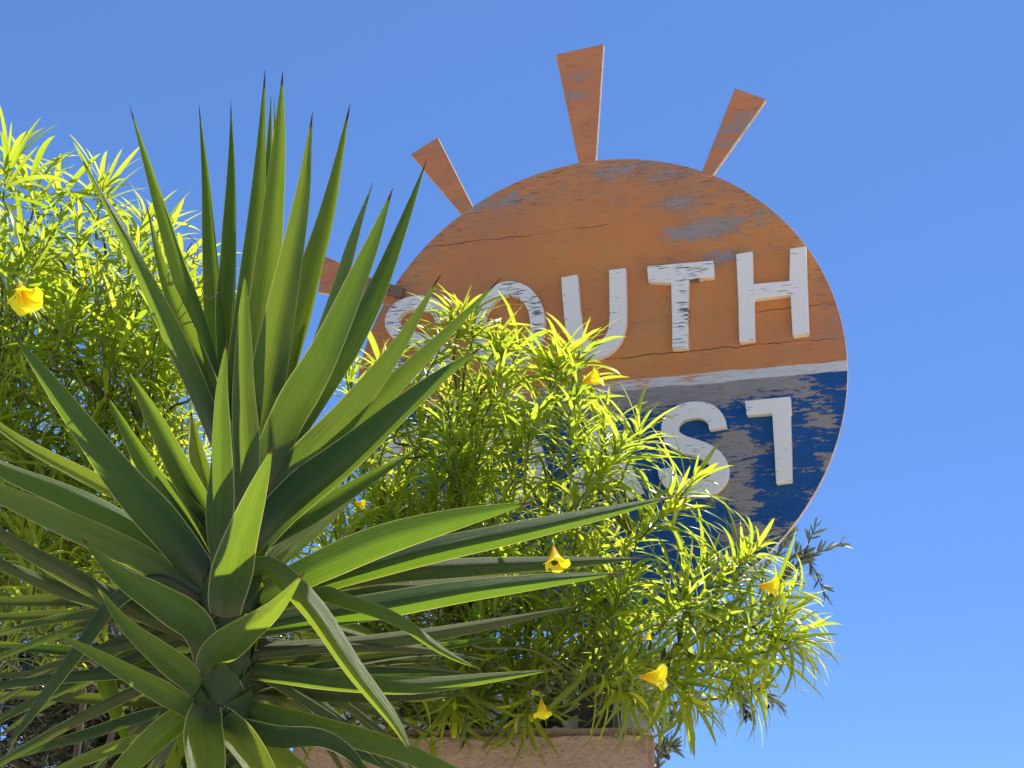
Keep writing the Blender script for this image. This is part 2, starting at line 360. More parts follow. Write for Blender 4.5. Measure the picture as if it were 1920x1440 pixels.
for q in rays:
    b = MB(); pl = [loc(x, y) for x, y in q]; cx = sum(p[0] for p in pl) / 4; cz = sum(p[1] for p in pl) / 4
    b.prism([(p[0] - cx, p[1] - cz) for p in pl], -.003, .016)
    o = onsign(b.build('ray', MAT['ray'])); o.location = (cx, 0, dz + cz); bevel(o, .0022)
    o.data.materials.append(MAT['edge'])
    for p in o.data.polygons:
        if abs(p.normal.y) < .5: p.material_index = 1
b = MB(); b.prism([loc(*p) for p in ((678, 522), (762, 544), (756, 562), (672, 541))], -.021, -.0035)
bt = onsign(b.build('batten', MAT['batten'])); bevel(bt, .0015)
for (x, y) in ((711, 541), (728, 545)):
    cx, cz = loc(x, y, .021); b = MB(); b.prism([(cx + .004 * math.cos(k), cz + .004 * math.sin(k)) for k in np.linspace(0, 6.283, 9)[:-1]], -.0235, -.018)
    sc = b.build('screw', MAT['screw'], bt)

LETTERS = []
# letters, traced as strokes or outlines on the plane of their faces
LT = .028
def letter_poly(name, q):
    b = MB(); pl = [loc(x, y, LT) for x, y in q]; cx = sum(p[0] for p in pl) / len(pl); cz = sum(p[1] for p in pl) / len(pl)
    b.prism([(p[0] - cx, p[1] - cz) for p in pl], -LT, -.001)
    o = onsign(b.build(name, MAT['letter'])); o.location = (cx, 0, dz + cz); bevel(o, .002); LETTERS.append(o); return o
def letter_stroke(name, c, wpx, closed=False, n=48):
    P3 = [Vector((*loc(x, y, LT), 0)) for x, y in c]
    if closed: pts = P3
    else: pts = catmull(P3, n)
    m = len(pts); hw = wpx / 2 * 4.4 / FPX; O = []; I = []
    for i, p in enumerate(pts):
        a = pts[(i + 1) % m] if closed else pts[min(i + 1, m - 1)]; e = pts[i - 1] if closed else pts[max(i - 1, 0)]
        d = (a - e).normalized(); nn = Vector((-d.y, d.x, 0)) * hw * (1 + .04 * mn.noise(p * 30)); O.append(p + nn); I.append(p - nn)
    cen = sum(pts, Vector()) / m; v = []; f = []
    for y in (-LT, -.001):
        for p in O + I: v.append((p.x - cen.x, y, p.y - cen.y))
    M2 = 2 * m; rngm = range(m) if closed else range(m - 1)
    for i in rngm:
        j = (i + 1) % m
        f += [(i, m + i, m + j, j), (M2 + i, M2 + j, M2 + m + j, M2 + m + i), (i, j, M2 + j, M2 + i), (m + i, M2 + m + i, M2 + m + j, m + j)]
    if not closed:
        e = m - 1; f += [(0, M2, M2 + m, m), (e, m + e, M2 + m + e, M2 + e)]
    me = mesh(name, v, f); bmm = bmesh.new(); bmm.from_mesh(me); bmesh.ops.recalc_face_normals(bmm, faces=bmm.faces); bmm.to_mesh(me); bmm.free()
    o = onsign(link(name, me, MAT['letter'], None, False)); o.location = (cen.x, 0, dz + cen.y); bevel(o, .002); LETTERS.append(o); return o
def z2(L): return [(1180 + x * .21875, 680 + y * .21875) for x, y in L]
# SOUTH
letter_stroke('letter_s', [(829, 600), (822, 582), (803, 569), (775, 567), (746, 578), (734, 600), (745, 622), (775, 634), (805, 645), (826, 664), (826, 686), (806, 699), (778, 702), (752, 693), (739, 676)], 29)
letter_stroke('letter_o', [(950 + 57 * math.cos(t), 611 - 8 * math.cos(t) * 0 - 71 * math.sin(t) - (57 * math.cos(t)) * .11) for t in np.linspace(0, 2 * math.pi, 61)[:-1]], 28, True)
letter_stroke('letter_u', [(1067, 517), (1070, 560), (1074, 600), (1081, 632), (1099, 654), (1123, 655), (1146, 638), (1157, 608), (1158, 560), (1157, 504)], 31)
letter_poly('letter_t', [(1213, 499), (1337, 488), (1339, 518), (1291, 524), (1289, 600), (1290, 652), (1260, 654), (1260, 600), (1258, 530), (1215, 527)])
letter_poly('letter_h', [(1380, 476), (1411, 471), (1412, 532), (1480, 526), (1481, 466), (1511, 461), (1514, 540), (1517, 625), (1486, 629), (1482, 552), (1414, 560), (1415, 637), (1386, 641), (1384, 560)])
# COAST
letter_stroke('letter_c', [(828, 835), (815, 818), (790, 811), (760, 818), (736, 842), (725, 880), (730, 918), (752, 945), (785, 955), (815, 945), (832, 924)], 29)
letter_stroke('letter_o', [(948 + 57 * math.cos(t), 874 - 70 * math.sin(t) - (57 * math.cos(t)) * .09) for t in np.linspace(0, 2 * math.pi, 61)[:-1]], 28, True)
aa = letter_stroke('letter_a', [(1072, 944), (1095, 880), (1124, 782), (1126, 782), (1160, 860), (1192, 926)], 28)
letter_stroke('crossbar', [(1094, 892), (1125, 888), (1162, 883)], 24, n=6)
letter_stroke('letter_s', z2([(757, 560), (742, 490), (690, 430), (620, 403), (540, 400), (445, 425), (370, 480), (342, 560), (370, 640), (450, 690), (560, 725), (670, 770), (750, 840), (778, 930), (745, 1010), (670, 1060), (590, 1068), (470, 1058), (370, 1020), (325, 960), (315, 900)]), 30)
letter_poly('letter_t', z2([(990, 325), (1380, 288), (1388, 430), (1380, 442), (1388, 700), (1393, 1012), (1258, 1032), (1240, 700), (1224, 432), (1005, 447)]))
for q, mm in zip(LETTERS, ('letter_cracked', 'letter_cracked', 'letter_sound', 'letter_cracked', 'letter_sound', 'letter', 'letter', 'letter_sound', 'letter_sound', 'letter', 'letter_sound')):
    q.data.materials.clear(); q.data.materials.append(MAT[mm])
# posts and whitewashed skirt under the disc
for px in (844, 1113):
    lx = loc(px, 1300)[0]; b = MB(); b.box(lx - .052, lx + .052, TB + .002, TB + .10, -dz + .001, -.1)
    o = onsign(b.build('post', MAT['post'])); bevel(o, .003)
zt = loc(1000, 1215)[1]; zb = -dz + .002; xl = loc(560, 1300)[0]; xr = loc(1226, 1290)[0]
h = (zt - zb) / 3
for k in range(3):
    z0 = zb + k * h; z1 = z0 + h - .004; b = MB()
    b.prism([(xl, z0), (xr - .05 + .02 * k, z0), (xr - .03 + .02 * k, z1), (xl, z1)], TB + .104, TB + .124)
    o = onsign(b.build('plank', MAT['whitewash'])); bevel(o, .002)
b = MB(); b.box(-.62, .62, TB + .002, TB + .04, -.30, -.22); onsign(b.build('rail', MAT['back']))
b = MB(); b.box(-.66, .66, TB + .002, TB + .04, .22, .30); onsign(b.build('rail', MAT['back']))

# ------------------------------------------------------------------ yucca
YB = 2.40
ground_pt = at(395, 1440, YB); yx = ground_pt.x
yucca = empty('yucca_plant', (yx, YB, 0))
tag(yucca, 'tall spiky yucca with long sword shaped leaves in front of the sign', 'yucca')
def yuccaleaf(pts, wpx0, dy=0., roll=0., fold=.22, y0=0., bend=0., mat='yucca', sharp=1.35, baserel=.72, tw=0., tmax=1.0, narrow=1.):
    wpx = wpx0 * narrow
    P = [at(x, y, YB) for x, y in pts][::-1]; L = [0.]
    for a, c in zip(P, P[1:]): L.append(L[-1] + (c - a).length)
    Q = []
    for k, (x, y) in enumerate(pts[::-1]):
        t = L[k] / L[-1]; Q.append(at(x, y, YB + y0 + dy * t + bend * math.sin(math.pi * t)))
    n = 22; C = catmull(Q, n); v = []; uv = []; f = []; K = 7; rn = random.random()
    wd = .82 * mpx(wpx, C[n // 3]) / max(.35, math.cos(R(roll)))
    seedv = Vector((random.random() * 50, 0, 0))
    axis = Vector((yx, YB, C[0].z + .25))
    for i, p in enumerate(C):
        t = i / n; d = (C[min(i + 1, n)] - C[max(i - 1, 0)]).normalized(); vw = (p - CAM).normalized()
        s = d.cross(vw).normalized()
        # fade from the stem-hugging direction at the base to the traced orientation
        nn = s.cross(d)
        if i == 0: sg = 1 if nn.dot(axis - p + Vector((0, 0, .1))) > 0 else -1
        s = s * sg; nn = nn * sg
        ra = R(roll + tw * t); s2 = s * math.cos(ra) + nn * math.sin(ra); nn = nn * math.cos(ra) - s * math.sin(ra); s = s2
        prof = baserel + (1 - baserel) * min(1, t / .32) ** .8
        if t > .36: prof *= max(0.0, 1 - ((t - .36) / (tmax * 1.0 - .36)) ** sharp)
        hw = max(wd * .5 * prof * (1.06 + .05 * fold), .0004)
        for k in range(K):
            u = k / (K - 1) * 2 - 1; wav = mn.noise(Vector((t * 7, u * .6, 0)) + seedv) * .09
            v.append(p + s * (hw * u) + nn * (hw * (fold * 1.45 * (abs(u) ** 1.15) + wav * abs(u)) * 2 * (1 - .25 * t))); uv.append((k / (K - 1), t))
    for i in range(n):
        for k in range(K - 1): a = i * K + k; f.append((a, a + 1, a + K + 1, a + K))
    o = link('leaf', mesh('leaf', [q - Vector((yx, YB, 0)) for q in v], f, uv, [rn] * len(v)), MAT[mat], yucca)
    so = o.modifiers.new('thickness', 'SOLIDIFY'); so.thickness = .0012; o.modifiers.remove(so)
    return o
YL = [
 # erect heart
 ([(243,198),(290,340),(342,500),(395,660),(440,860)],46,.20,35,.3,.03),
 ([(275,385),(310,520),(362,650),(410,780),(440,900)],52,.05,10,.2,0),
 ([(150,290),(225,430),(290,560),(365,720),(430,880)],46,-.05,5,.25,0),
 ([(20,620),(105,735),(220,890),(320,1005),(405,1120)],84,-.12,8,.18,-.02),
 ([(373,196),(390,350),(402,500),(418,680),(440,860)],40,.25,30,.35,.05),
 ([(433,190),(441,330),(443,480),(440,640),(445,820)],38,.22,42,.5,.05),
 ([(497,130),(487,330),(468,560),(452,740),(448,900)],62,.12,10,.2,.02),
 ([(508,180),(507,300),(500,450),(480,700)],26,.2,30,.3,.06),
 ([(514,185),(512,300),(505,450),(480,700)],22,.26,-30,.3,.07),
 ([(530,133),(522,300),(500,540),(478,740),(462,900)],74,.02,12,.2,0),
 ([(586,210),(566,380),(525,600),(492,780),(470,920)],80,-.02,-8,.2,-.02),
 ([(657,193),(625,390),(580,580),(530,760),(480,900)],74,.22,38,.4,.04),
 ([(700,340),(655,450),(605,590),(545,750),(490,880)],46,.24,-50,.3,.05),
 ([(737,352),(690,480),(612,660),(540,790),(480,930)],80,-.06,-12,.2,-.02),
 ([(800,300),(750,430),(690,570),(610,710),(500,880)],54,.16,-20,.25,.03),
 ([(828,512),(745,655),(648,785),(560,880),(480,960)],76,.0,-15,.2,0),
 ([(943,518),(815,650),(690,770),(580,865),(490,960)],66,.08,-15,.22,.0),
 ([(905,650),(800,728),(660,850),(545,945),(460,1040)],86,.04,-12,.28,-.02),
 ([(460,508),(457,600),(456,740),(462,860),(455,980)],58,-.10,5,.18,-.03),
 ([(425,635),(412,740),(408,880),(402,980),(410,1080)],58,-.16,25,.3,-.06),
 ([(512,836),(480,925),(444,1030),(425,1110),(420,1160)],90,-.22,5,.22,-.06),
 ([(572,1072),(515,1140),(450,1190),(400,1230),(385,1275)],74,-.20,5,.22,-.05),
 ([(152,1008),(220,1075),(300,1125),(370,1175),(395,1250)],76,-.24,-5,.2,-.04),
 ([(175,1090),(235,1170),(300,1225),(355,1270),(385,1310)],58,-.22,-5,.22,-.04),
 ([(90,1180),(175,1225),(265,1275),(335,1315),(380,1345)],48,-.20,-5,.25,-.04),
 ([(358,770),(372,850),(395,930),(420,1010)],46,.25,20,.3,.06),
 ([(235,690),(285,770),(340,870),(390,960),(420,1040)],54,.22,25,.3,.05),
 ([(196,735),(255,830),(315,925),(370,1010),(410,1090)],50,.15,30,.35,.03),
 # left side spread
 ([(-160,790),(0,870),(130,920),(270,990),(400,1090)],76,.0,35,.3,0),
 ([(-200,850),(-20,915),(130,980),(260,1040),(395,1120)],84,-.08,15,.22,-.02),
 ([(-120,700),(20,820),(160,900),(290,970),(400,1060)],46,.2,35,.3,.04),
 ([(-140,900),(0,1000),(110,1065),(230,1130),(380,1200)],56,-.05,10,.25,0),
 ([(-180,980),(0,1055),(110,1100),(240,1140),(380,1190)],48,.05,20,.25,.03),
 ([(-200,1120),(0,1130),(150,1130),(280,1150),(380,1200)],42,.1,30,.25,.05),
 ([(-200,1160),(0,1158),(150,1155),(280,1175),(380,1220)],34,.2,20,.25,.06),
 ([(-180,1225),(0,1215),(150,1225),(280,1250),(380,1290)],34,.25,20,.25,.08),
 ([(-180,1275),(0,1268),(150,1270),(280,1285),(380,1310)],30,.2,30,.25,.08),
 ([(-180,1330),(0,1305),(150,1310),(280,1320),(380,1350)],34,.3,10,.25,.08),
 ([(2,1412),(60,1330),(140,1215),(215,1115),(300,1080),(395,1130)],48,-.1,-40,.3,-.02),
 ([(-60,1450),(60,1410),(170,1380),(280,1345),(375,1330)],36,.1,30,.3,.02),
 ([(255,1430),(230,1370),(208,1310),(200,1262),(270,1230),(385,1270)],42,-.02,10,.2,.1),
 # right side spread
 ([(1000,941),(860,972),(720,1012),(600,1062),(460,1130)],72,-.06,0,.2,0),
 ([(1270,930),(1130,962),(960,1000),(780,1040),(600,1090),(430,1150)],56,.12,0,.45,.02),
 ([(1215,1046),(1050,1053),(860,1060),(680,1075),(430,1130)],46,.2,25,.25,.05),
 ([(1172,1074),(1030,1088),(860,1110),(700,1138),(560,1160),(420,1190)],58,-.02,0,.45,0),
 ([(1150,1075),(980,1085),(800,1100),(640,1120),(440,1170)],34,.12,20,.3,.03),
 ([(1090,1135),(930,1165),(760,1192),(600,1208),(420,1215)],36,.2,25,.3,.05),
 ([(1045,1255),(920,1270),(780,1284),(640,1276),(520,1262),(410,1250)],42,.05,5,.4,0),
 ([(905,1258),(830,1220),(740,1158),(640,1122),(600,1112),(520,1130),(430,1190)],34,-.15,8,.4,0),
 ([(773,1415),(735,1350),(660,1255),(580,1140),(500,1068),(455,1100),(430,1180)],50,-.24,-14,.35,0),
 ([(1010,1510),(880,1460),(740,1400),(600,1360),(480,1330),(400,1310)],50,-.05,20,.25,0),
 ([(700,1480),(660,1425),(600,1392),(520,1392),(430,1370),(390,1340)],44,-.12,35,.3,0),
 ([(900,1300),(760,1310),(640,1310),(520,1300),(410,1290)],30,.2,30,.3,.06),
 ([(980,1190),(820,1215),(680,1235),(540,1240),(410,1240)],30,.25,20,.3,.07),
 # hanging at the bottom
 ([(395,1640),(392,1540),(386,1440),(380,1370),(385,1330)],84,-.22,5,.2,-.05),
 ([(580,1600),(520,1500),(470,1420),(430,1370),(395,1340)],66,-.15,15,.25,-.03),
 ([(130,1560),(210,1470),(280,1400),(340,1350),(380,1330)],58,-.12,15,.25,-.03),
 ([(240,1620),(290,1520),(330,1430),(360,1370),(380,1335)],50,-.02,15,.25,.04),
 ([(700,1560),(600,1480),(520,1420),(450,1370),(400,1350)],50,.05,15,.25,.04),
 ([(-60,1520),(80,1460),(200,1410),(300,1380),(380,1350)],40,.05,15,.25,.04),
]
for i, e in enumerate(YL): yuccaleaf(e[0], e[1], e[2], (-e[3] if 28 <= i <= 37 else e[3]), e[4], e[5], sharp=1.25 if i < 25 else 1.9, narrow=(.72 if e[0][0][0] < 5 and i > 27 else 1), mat=('yucca_shaded' if 31 <= i <= 39 or i in (43, 45, 46, 51, 52) else 'yucca'))
# more leaves round the back of the stem
for k in range(54):
    a = random.uniform(.10, .95) * math.pi; el = random.uniform(-22, 34); L = random.uniform(.45, .68)
    bz = at(395, random.uniform(1120, 1340), YB).z; d = Vector((math.cos(a) * math.cos(R(el)), math.sin(a) * math.cos(R(el)), math.sin(R(el))))
    p0 = Vector((yx, YB, bz)) + d * .03; pts = []
    for t in (1, .66, .33, 0):
        p = p0 + d * (L * t) - Vector((0, 0, .10 * t * t)); x, y, dd = proj(p); pts.append((x, y, p.y))
    o = yuccaleaf([(x, y) for x, y, _ in pts], 1000 * .025, pts[0][2] - pts[-1][2], random.choice((-1, 1)) * random.uniform(10, 40), .28, pts[-1][2] - YB, mat='yucca_shaded')
for k in range(12):
    a = random.uniform(.15, .85) * math.pi; el = random.uniform(35, 62); L = random.uniform(.36, .5)
    bz = at(440, random.uniform(980, 1150), YB).z; d = Vector((math.cos(a) * math.cos(R(el)), math.sin(a) * math.cos(R(el)), math.sin(R(el))))
    p0 = Vector((at(440, 1050, YB).x, YB + .03, bz)); pts = []
    for t in (1, .66, .33, 0):
        x, y, dd = proj(p0 + d * (L * t)); pts.append((x, y, (p0 + d * (L * t)).y))
    yuccaleaf([(x, y) for x, y, _ in pts], 46, pts[0][2] - pts[-1][2], random.choice((-1, 1)) * random.uniform(10, 40), .28, pts[-1][2] - YB)
for cpts in ([(352,440),(372,462),(362,490),(384,505),(376,530)],[(360,455),(350,475),(368,485),(372,470)],[(395,520),(378,545),(392,560),(410,548)]):
    b = MB(); b.tube(catmull([at(x, y, YB + .05 + .02 * math.sin(i * 2)) - Vector((yx, YB, 0)) for i, (x, y) in enumerate(cpts)], 30), .0011, 5); b.build('dry_fibre', MAT['bark'], yucca, True)
# trunk with leaf scars
pts = [(yx, YB, 0)]
for i in range(60): pts.append((yx + .012 * math.sin(i * .19), YB + .01 * math.sin(i * .13), (i + 1) / 60 * at(455, 1000, YB).z))
top3 = at(440, 1130, YB); pts = [Vector(p) for p in pts]
for p in pts:
    t = max(0, (p.z - ground_pt.z) / (top3.z - ground_pt.z)); p.x += t * (top3.x - yx) * .9
P = catmull(pts, 360); b = MB()
b.tube(P, [.041 + .004 * ((i * .37) % 1) - .012 * (i / 360) ** 8 + .02 * max(0, 1 - i / 40) for i in range(361)], 14)
for q in b.v: q += (q - Vector((yx, YB, q.z))).normalized() * (.004 * mn.noise(Vector((q.x * 30, q.y * 30, q.z * 25))))
b.build('trunk', MAT['yucca_trunk'], yucca, True, None).matrix_parent_inverse = Matrix.Translation((-yx, -YB, 0))
for k in range(46):                      # clasping leaf bases
    q = P[int(360 * (.955 - .0042 * k)) if k < 40 else int(360 * (.955 - .0042 * k))]; ph = k * 2.399; v = []; uv = []; f = []; n = 6; K = 7; H = random.uniform(.07, .10)
    for i in range(n + 1):
        t = i / n; rad_ = .046 + .004 * (k % 3) + .014 * t ** 1.6; half = R(70) * (1 - t ** 1.5) + .02
        for j in range(K):
            u = j / (K - 1) * 2 - 1; a = ph + u * half
            v.append(q + Vector((math.cos(a) * rad_, math.sin(a) * rad_, H * (t - .15 * u * u) + .0)) - Vector((yx, YB, 0))); uv.append((j / (K - 1), .14 + .16 * t))
    for i in range(n):
        for j in range(K - 1): a = i * K + j; f.append((a, a + 1, a + K + 1, a + K))
    link('leaf_base', mesh('leaf_base', v, f, uv, [.3 + .4 * random.random()] * len(v)), MAT['yucca'], yucca)

# ------------------------------------------------------------------ narrow leaved shrubs with yellow flowers
def leafmesh(curl, w, fold=.35, n=7, twist=0., blunt=False):
    v = []; uv = []; f = []; ang = 0; y = 0; z = 0; rn = random.random()
    for i in range(n + 1):
        t = i / n; wd = w * (math.sin(math.pi * min(1, t * .92 + .05)) ** (.75 if blunt else .7)) * (1 - .3 * t) + .0005
        if i == n: wd = .0008
        a = twist * t; hx = wd * .5 * math.cos(a); hz = wd * .5 * math.sin(a)
        for k in (-1, 0, 1):
            v.append((k * hx, y, z + k * hz + abs(k) * wd * fold * .5)); uv.append(((k + 1) / 2, t))
        ang = -curl * (t ** 1.1) * 1.0; y += math.cos(ang) / n; z += math.sin(ang) / n
    for i in range(n):
        for k in (0, 1): a = i * 3 + k; f.append((a, a + 1, a + 4, a + 3))
    return np.array(v), np.array(uv), np.array(f)
OV = [leafmesh(random.uniform(.25, 1.75), random.uniform(.066, .094), random.uniform(.1, .5), 7, random.uniform(-.9, .9)) for _ in range(20)]
OM = []
for V, UV, F in OV: OM.append(mesh('leaf', V, F, UV, [.25 + .75 * random.random()] * len(V)))
def vrand(s): return Vector((random.gauss(0, s), random.gauss(0, s), random.gauss(0, s)))
def leaf_matrix(p, l, up, L):
    l = l.normalized(); s = l.cross(up)
    if s.length < 1e-3: s = l.orthogonal()
    s.normalize(); n = s.cross(l)
    M = Matrix((s * L, l * L, n * L)).transposed().to_4x4(); M.translation = p; return M
def joined(name, items, variants, mat, parent, inv, kind='stuff'):
    Vs = []; Fs = []; Us = []; Rs = []; off = 0
    for k, M, r in items:
        V, UV, F = variants[k]; A = np.array(inv @ M); Vs.append(V @ A[:3, :3].T + A[:3, 3]); Fs.append(F + off); Us.append(UV); Rs.append(np.full(len(V), r)); off += len(V)
    V = np.concatenate(Vs); F = np.concatenate(Fs); U = np.concatenate(Us); Rr = np.concatenate(Rs)
    me = bpy.data.meshes.new(name); me.vertices.add(len(V)); me.vertices.foreach_set('co', V.ravel())
    me.loops.add(F.size); me.loops.foreach_set('vertex_index', F.ravel().astype(np.int32)); me.polygons.add(len(F))
    me.polygons.foreach_set('loop_start', np.arange(0, F.size, 4, dtype=np.int32)); me.polygons.foreach_set('loop_total', np.full(len(F), 4, np.int32))
    L = me.uv_layers.new(name='UVMap'); L.data.foreach_set('uv', U[F.ravel()].ravel())
    a = me.attributes.new('rnd', 'FLOAT', 'POINT'); a.data.foreach_set('value', Rr); me.update(calc_edges=True)
    o = link(name, me, mat, parent); tag(o, kind=kind); return o
def split_leaves(items, variants, meshes, mat, parent, inv, score, nmax=300, name='foliage'):
    items.sort(key=lambda it: -score(it)); front, rest = items[:nmax], items[nmax:]
    for k, M, r in front:
        me = meshes[k]
        if not me.materials: me.materials.append(mat); me.polygons.foreach_set('use_smooth', [True] * len(me.polygons))
        o = bpy.data.objects.new('leaf', me); col.objects.link(o); o.parent = parent; o.matrix_local = inv @ M
    if rest: joined(name, rest, variants, mat, parent, inv)
def inpoly(x, y, P):
    c = False; n = len(P)
    for i in range(n):
        x1, y1 = P[i]; x2, y2 = P[(i + 1) % n]
        if (y1 > y) != (y2 > y) and x < (x2 - x1) * (y - y1) / (y2 - y1) + x1: c = not c
    return c

def shrub(name, label, root, limbs, manual, poly, nfill, Yr, flowers, LF=.165, outdir=None):
    E = empty(name, root); tag(E, label, 'shrub'); inv = Matrix.Translation(-Vector(root))
    nodes = []
    for lm in limbs:
        C = catmull([Vector(root) + vrand(.03) * Vector((1, 1, 0)).length] + [at(*q) for q in lm], 14)
        C[0] = Vector(root) + Vector((random.uniform(-.04, .04), random.uniform(-.04, .04), 0))
        b = MB(); b.tube(C, [.011 * (1 - .7 * i / 14) for i in range(15)], 8); o = b.build('branch', MAT['bark'], E, True); o.matrix_parent_inverse = inv
        nodes += C[4:]
    items = []; tw = MB()
    def shoot(p0, p1, L=None, nl=42, lf=LF):
        d = (p1 - p0); L = d.length; d.normalize()
        nd = min(nodes, key=lambda q: (q - p0).length + max(0, q.z - p0.z) * 2)
        mid = nd.lerp(p0, .5) + Vector((0, 0, .04))
        C = catmull([nd, mid, p0, p0.lerp(p1, .5) + vrand(.006), p1], 16)
        tw.tube(C, [.0045 - .003 * i / 16 for i in range(17)], 5)
        S0 = C[8:]
        ph = random.uniform(0, 6.28); up = Vector((0, 0, 1))
        for j in range(nl):
            t = (j / (nl - 1)) ** .8; q = t * (len(S0) - 1); i0 = min(int(q), len(S0) - 2); p = S0[i0].lerp(S0[i0 + 1], q - i0); ax = (S0[i0 + 1] - S0[i0]).normalized()
            ph += 2.4 + random.uniform(-.25, .25); o1 = ax.orthogonal().normalized(); o2 = ax.cross(o1); rad = o1 * math.cos(ph) + o2 * math.sin(ph)
            th = R(78 - 50 * t + random.uniform(-22, 22)); l = ax * math.cos(th) + rad * math.sin(th) + up * .05
            ln = lf * random.uniform(.75, 1.15) * (1 - .55 * max(0, t - .8) / .2)
            upv = ax * .75 + up * .7 + vrand(.2)
            items.append((random.randrange(len(OV)), leaf_matrix(p, l, upv, ln), min(1, max(0, .15 + .6 * t + random.uniform(-.25, .25)))))
    for (a, c, Y0, Y1) in manual: shoot(at(a[0], a[1], Y0), at(c[0], c[1], Y1), nl=30)
    k = 0; xs = [p[0] for p in poly]; ys = [p[1] for p in poly]
    while k < nfill:
        x = random.uniform(min(xs), max(xs)); y = random.uniform(min(ys), max(ys))
        if not inpoly(x, y, poly): continue
        k += 1; Y = random.uniform(*Yr); p1 = at(x, y, Y); dx, dyv = outdir(x, y)
        d = Vector((dx + random.gauss(0, .35), random.gauss(-.25, .4), dyv + random.gauss(0, .25))).normalized()
        shoot(p1 - d * random.uniform(.18, .32), p1, nl=int(random.uniform(18, 28)), lf=random.uniform(.125, .175))
    o = tw.build('twigs', MAT['greenstem'], E, True); o.matrix_parent_inverse = inv; tag(o, kind='stuff')
    def score(it):
        p = it[1].translation; x, y, d = proj(p)
        return (1 / d) * it[1].to_scale()[0] * (1 if -20 < x < 1940 and -20 < y < 1460 else .2)
    split_leaves(items, OV, OM, MAT['oleander'], E, inv, score)
    for (x, y, Y, ax, size) in flowers: flower(at(x, y, Y), Vector(ax), size, E, inv)
    return E
def flower(c, ax, size, E, inv):
    size *= .92; ax = ax.normalized(); o1 = ax.orthogonal().normalized(); o2 = ax.cross(o1); B = c - ax * size * .5
    fl = MB(); fl.tube([B - ax * size * .12, B, B + ax * size * .12, B + ax * size * .3], [size * .05, size * .07, size * .055, size * .06], 10)
    F = fl.build('flower', MAT['calyx'], E, True); F.matrix_parent_inverse = inv
    for q in range(5):
        v = []; uv = []; f = []; n = 10; K = 6; w0 = random.uniform(.9, 1.15); jit = random.uniform(-.1, .1)
        for i in range(n + 1):
            t = i / n; rr = size * (.045 + .30 * (t ** 1.25) * w0 + (.07 * max(0, t - .8) / .2) * (1 + .6 * mn.noise(Vector((q * 7, t * 3, jit))))); h = size * (.1 + .95 * t - .12 * max(0, t - .75) / .25)
            spread = 1.15 * (1 - .30 * max(0, t - .7) / .3)
            for k in range(K):
                u = k / (K - 1) * 2 - 1; a = q * 2 * math.pi / 5 + u * spread * .85 + t * 1.3 + jit
                r2 = rr * (1 + .12 * u + .05 * math.sin(u * 5 + t * 6)); hh = h - size * .10 * (u * u) * max(0, t - .6) / .4
                v.append(B + ax * hh + (o1 * math.cos(a) + o2 * math.sin(a)) * r2); uv.append((k / (K - 1), t))
        for i in range(n):
            for k in range(K - 1): a = i * K + k; f.append((a, a + 1, a + K + 1, a + K))
        link('petal', mesh('petal', v, f, uv), MAT['petal'], F)
    return F

G1 = (at(930, 1440, 3.45).x, 3.45, WALLZ - .01)
man = [((800, 710), (836, 620), 3.2, 3.15), ((850, 680), (866, 590), 3.2, 3.15), ((735, 760), (715, 680), 3.3, 3.3), ((915, 720), (935, 640), 3.15, 3.15), ((1045, 740), (1055, 670), 3.1, 3.1), ((740, 830), (760, 750), 3.1, 3.1), ((1440, 1190), (1490, 1205), 3.1, 3.05), ((990, 860), (1010, 770), 2.98, 2.95), ((1120, 900), (1165, 830), 2.98, 2.95), ((1070, 900), (1080, 810), 2.95, 2.92), ((872, 690), (884, 600), 3.2, 3.15), ((955, 730), (975, 640), 3.25, 3.2), ((1068, 750), (1088, 655), 3.2, 3.15), ((1010, 780), (1030, 690), 3.1, 3.1), ((905, 800), (940, 700), 3.1, 3.05),
       ((1110, 880), (1135, 790), 3.1, 3.05), ((1165, 900), (1200, 800), 3.1, 3.05), ((1230, 970), (1300, 900), 3.1, 3.0), ((1200, 1010), (1270, 950), 3.05, 3.0), ((1060, 800), (1085, 725), 3.0, 3.0),
       ((1150, 1190), (1165, 1110), 3.05, 3.0), ((1140, 1150), (1180, 1090), 3.1, 3.1), ((1330, 1120), (1420, 1030), 3.1, 3.05), ((1350, 1090), (1400, 1040), 3.2, 3.15), ((1370, 1150), (1465, 1100), 3.1, 3.0),
       ((1350, 1190), (1460, 1175), 3.1, 3.0), ((1370, 1235), (1480, 1215), 3.15, 3.05), ((1300, 1230), (1420, 1245), 3.05, 3.0), ((1320, 1260), (1420, 1300), 3.1, 3.1), ((1250, 1240), (1300, 1320), 3.1, 3.05),
       ((1210, 1240), (1265, 1290), 3.0, 3.0), ((1270, 1180), (1340, 1090), 3.05, 3.0), ((1230, 1190), (1290, 1120), 3.0, 2.95), ((1100, 1260), (1200, 1250), 3.0, 2.95), ((760, 860), (790, 800), 3.1, 3.1),
       ((680, 850), (700, 790), 3.2, 3.2), ((650, 760), (660, 690), 3.4, 3.4), ((1130, 1280), (1180, 1300), 3.05, 3.0), ((1000, 1290), (990, 1340), 3.1, 3.1), ((860, 1280), (850, 1330), 3.1, 3.1), ((1290, 1150), (1330, 1200), 3.0, 3.0),
       ((1400, 1180), (1490, 1140), 3.2, 3.15), ((840, 900), (850, 810), 3.05, 3.0), ((960, 900), (985, 810), 3.05, 3.0), ((1080, 960), (1130, 880), 3.0, 2.95), ((1260, 1120), (1330, 1050), 3.15, 3.1)]
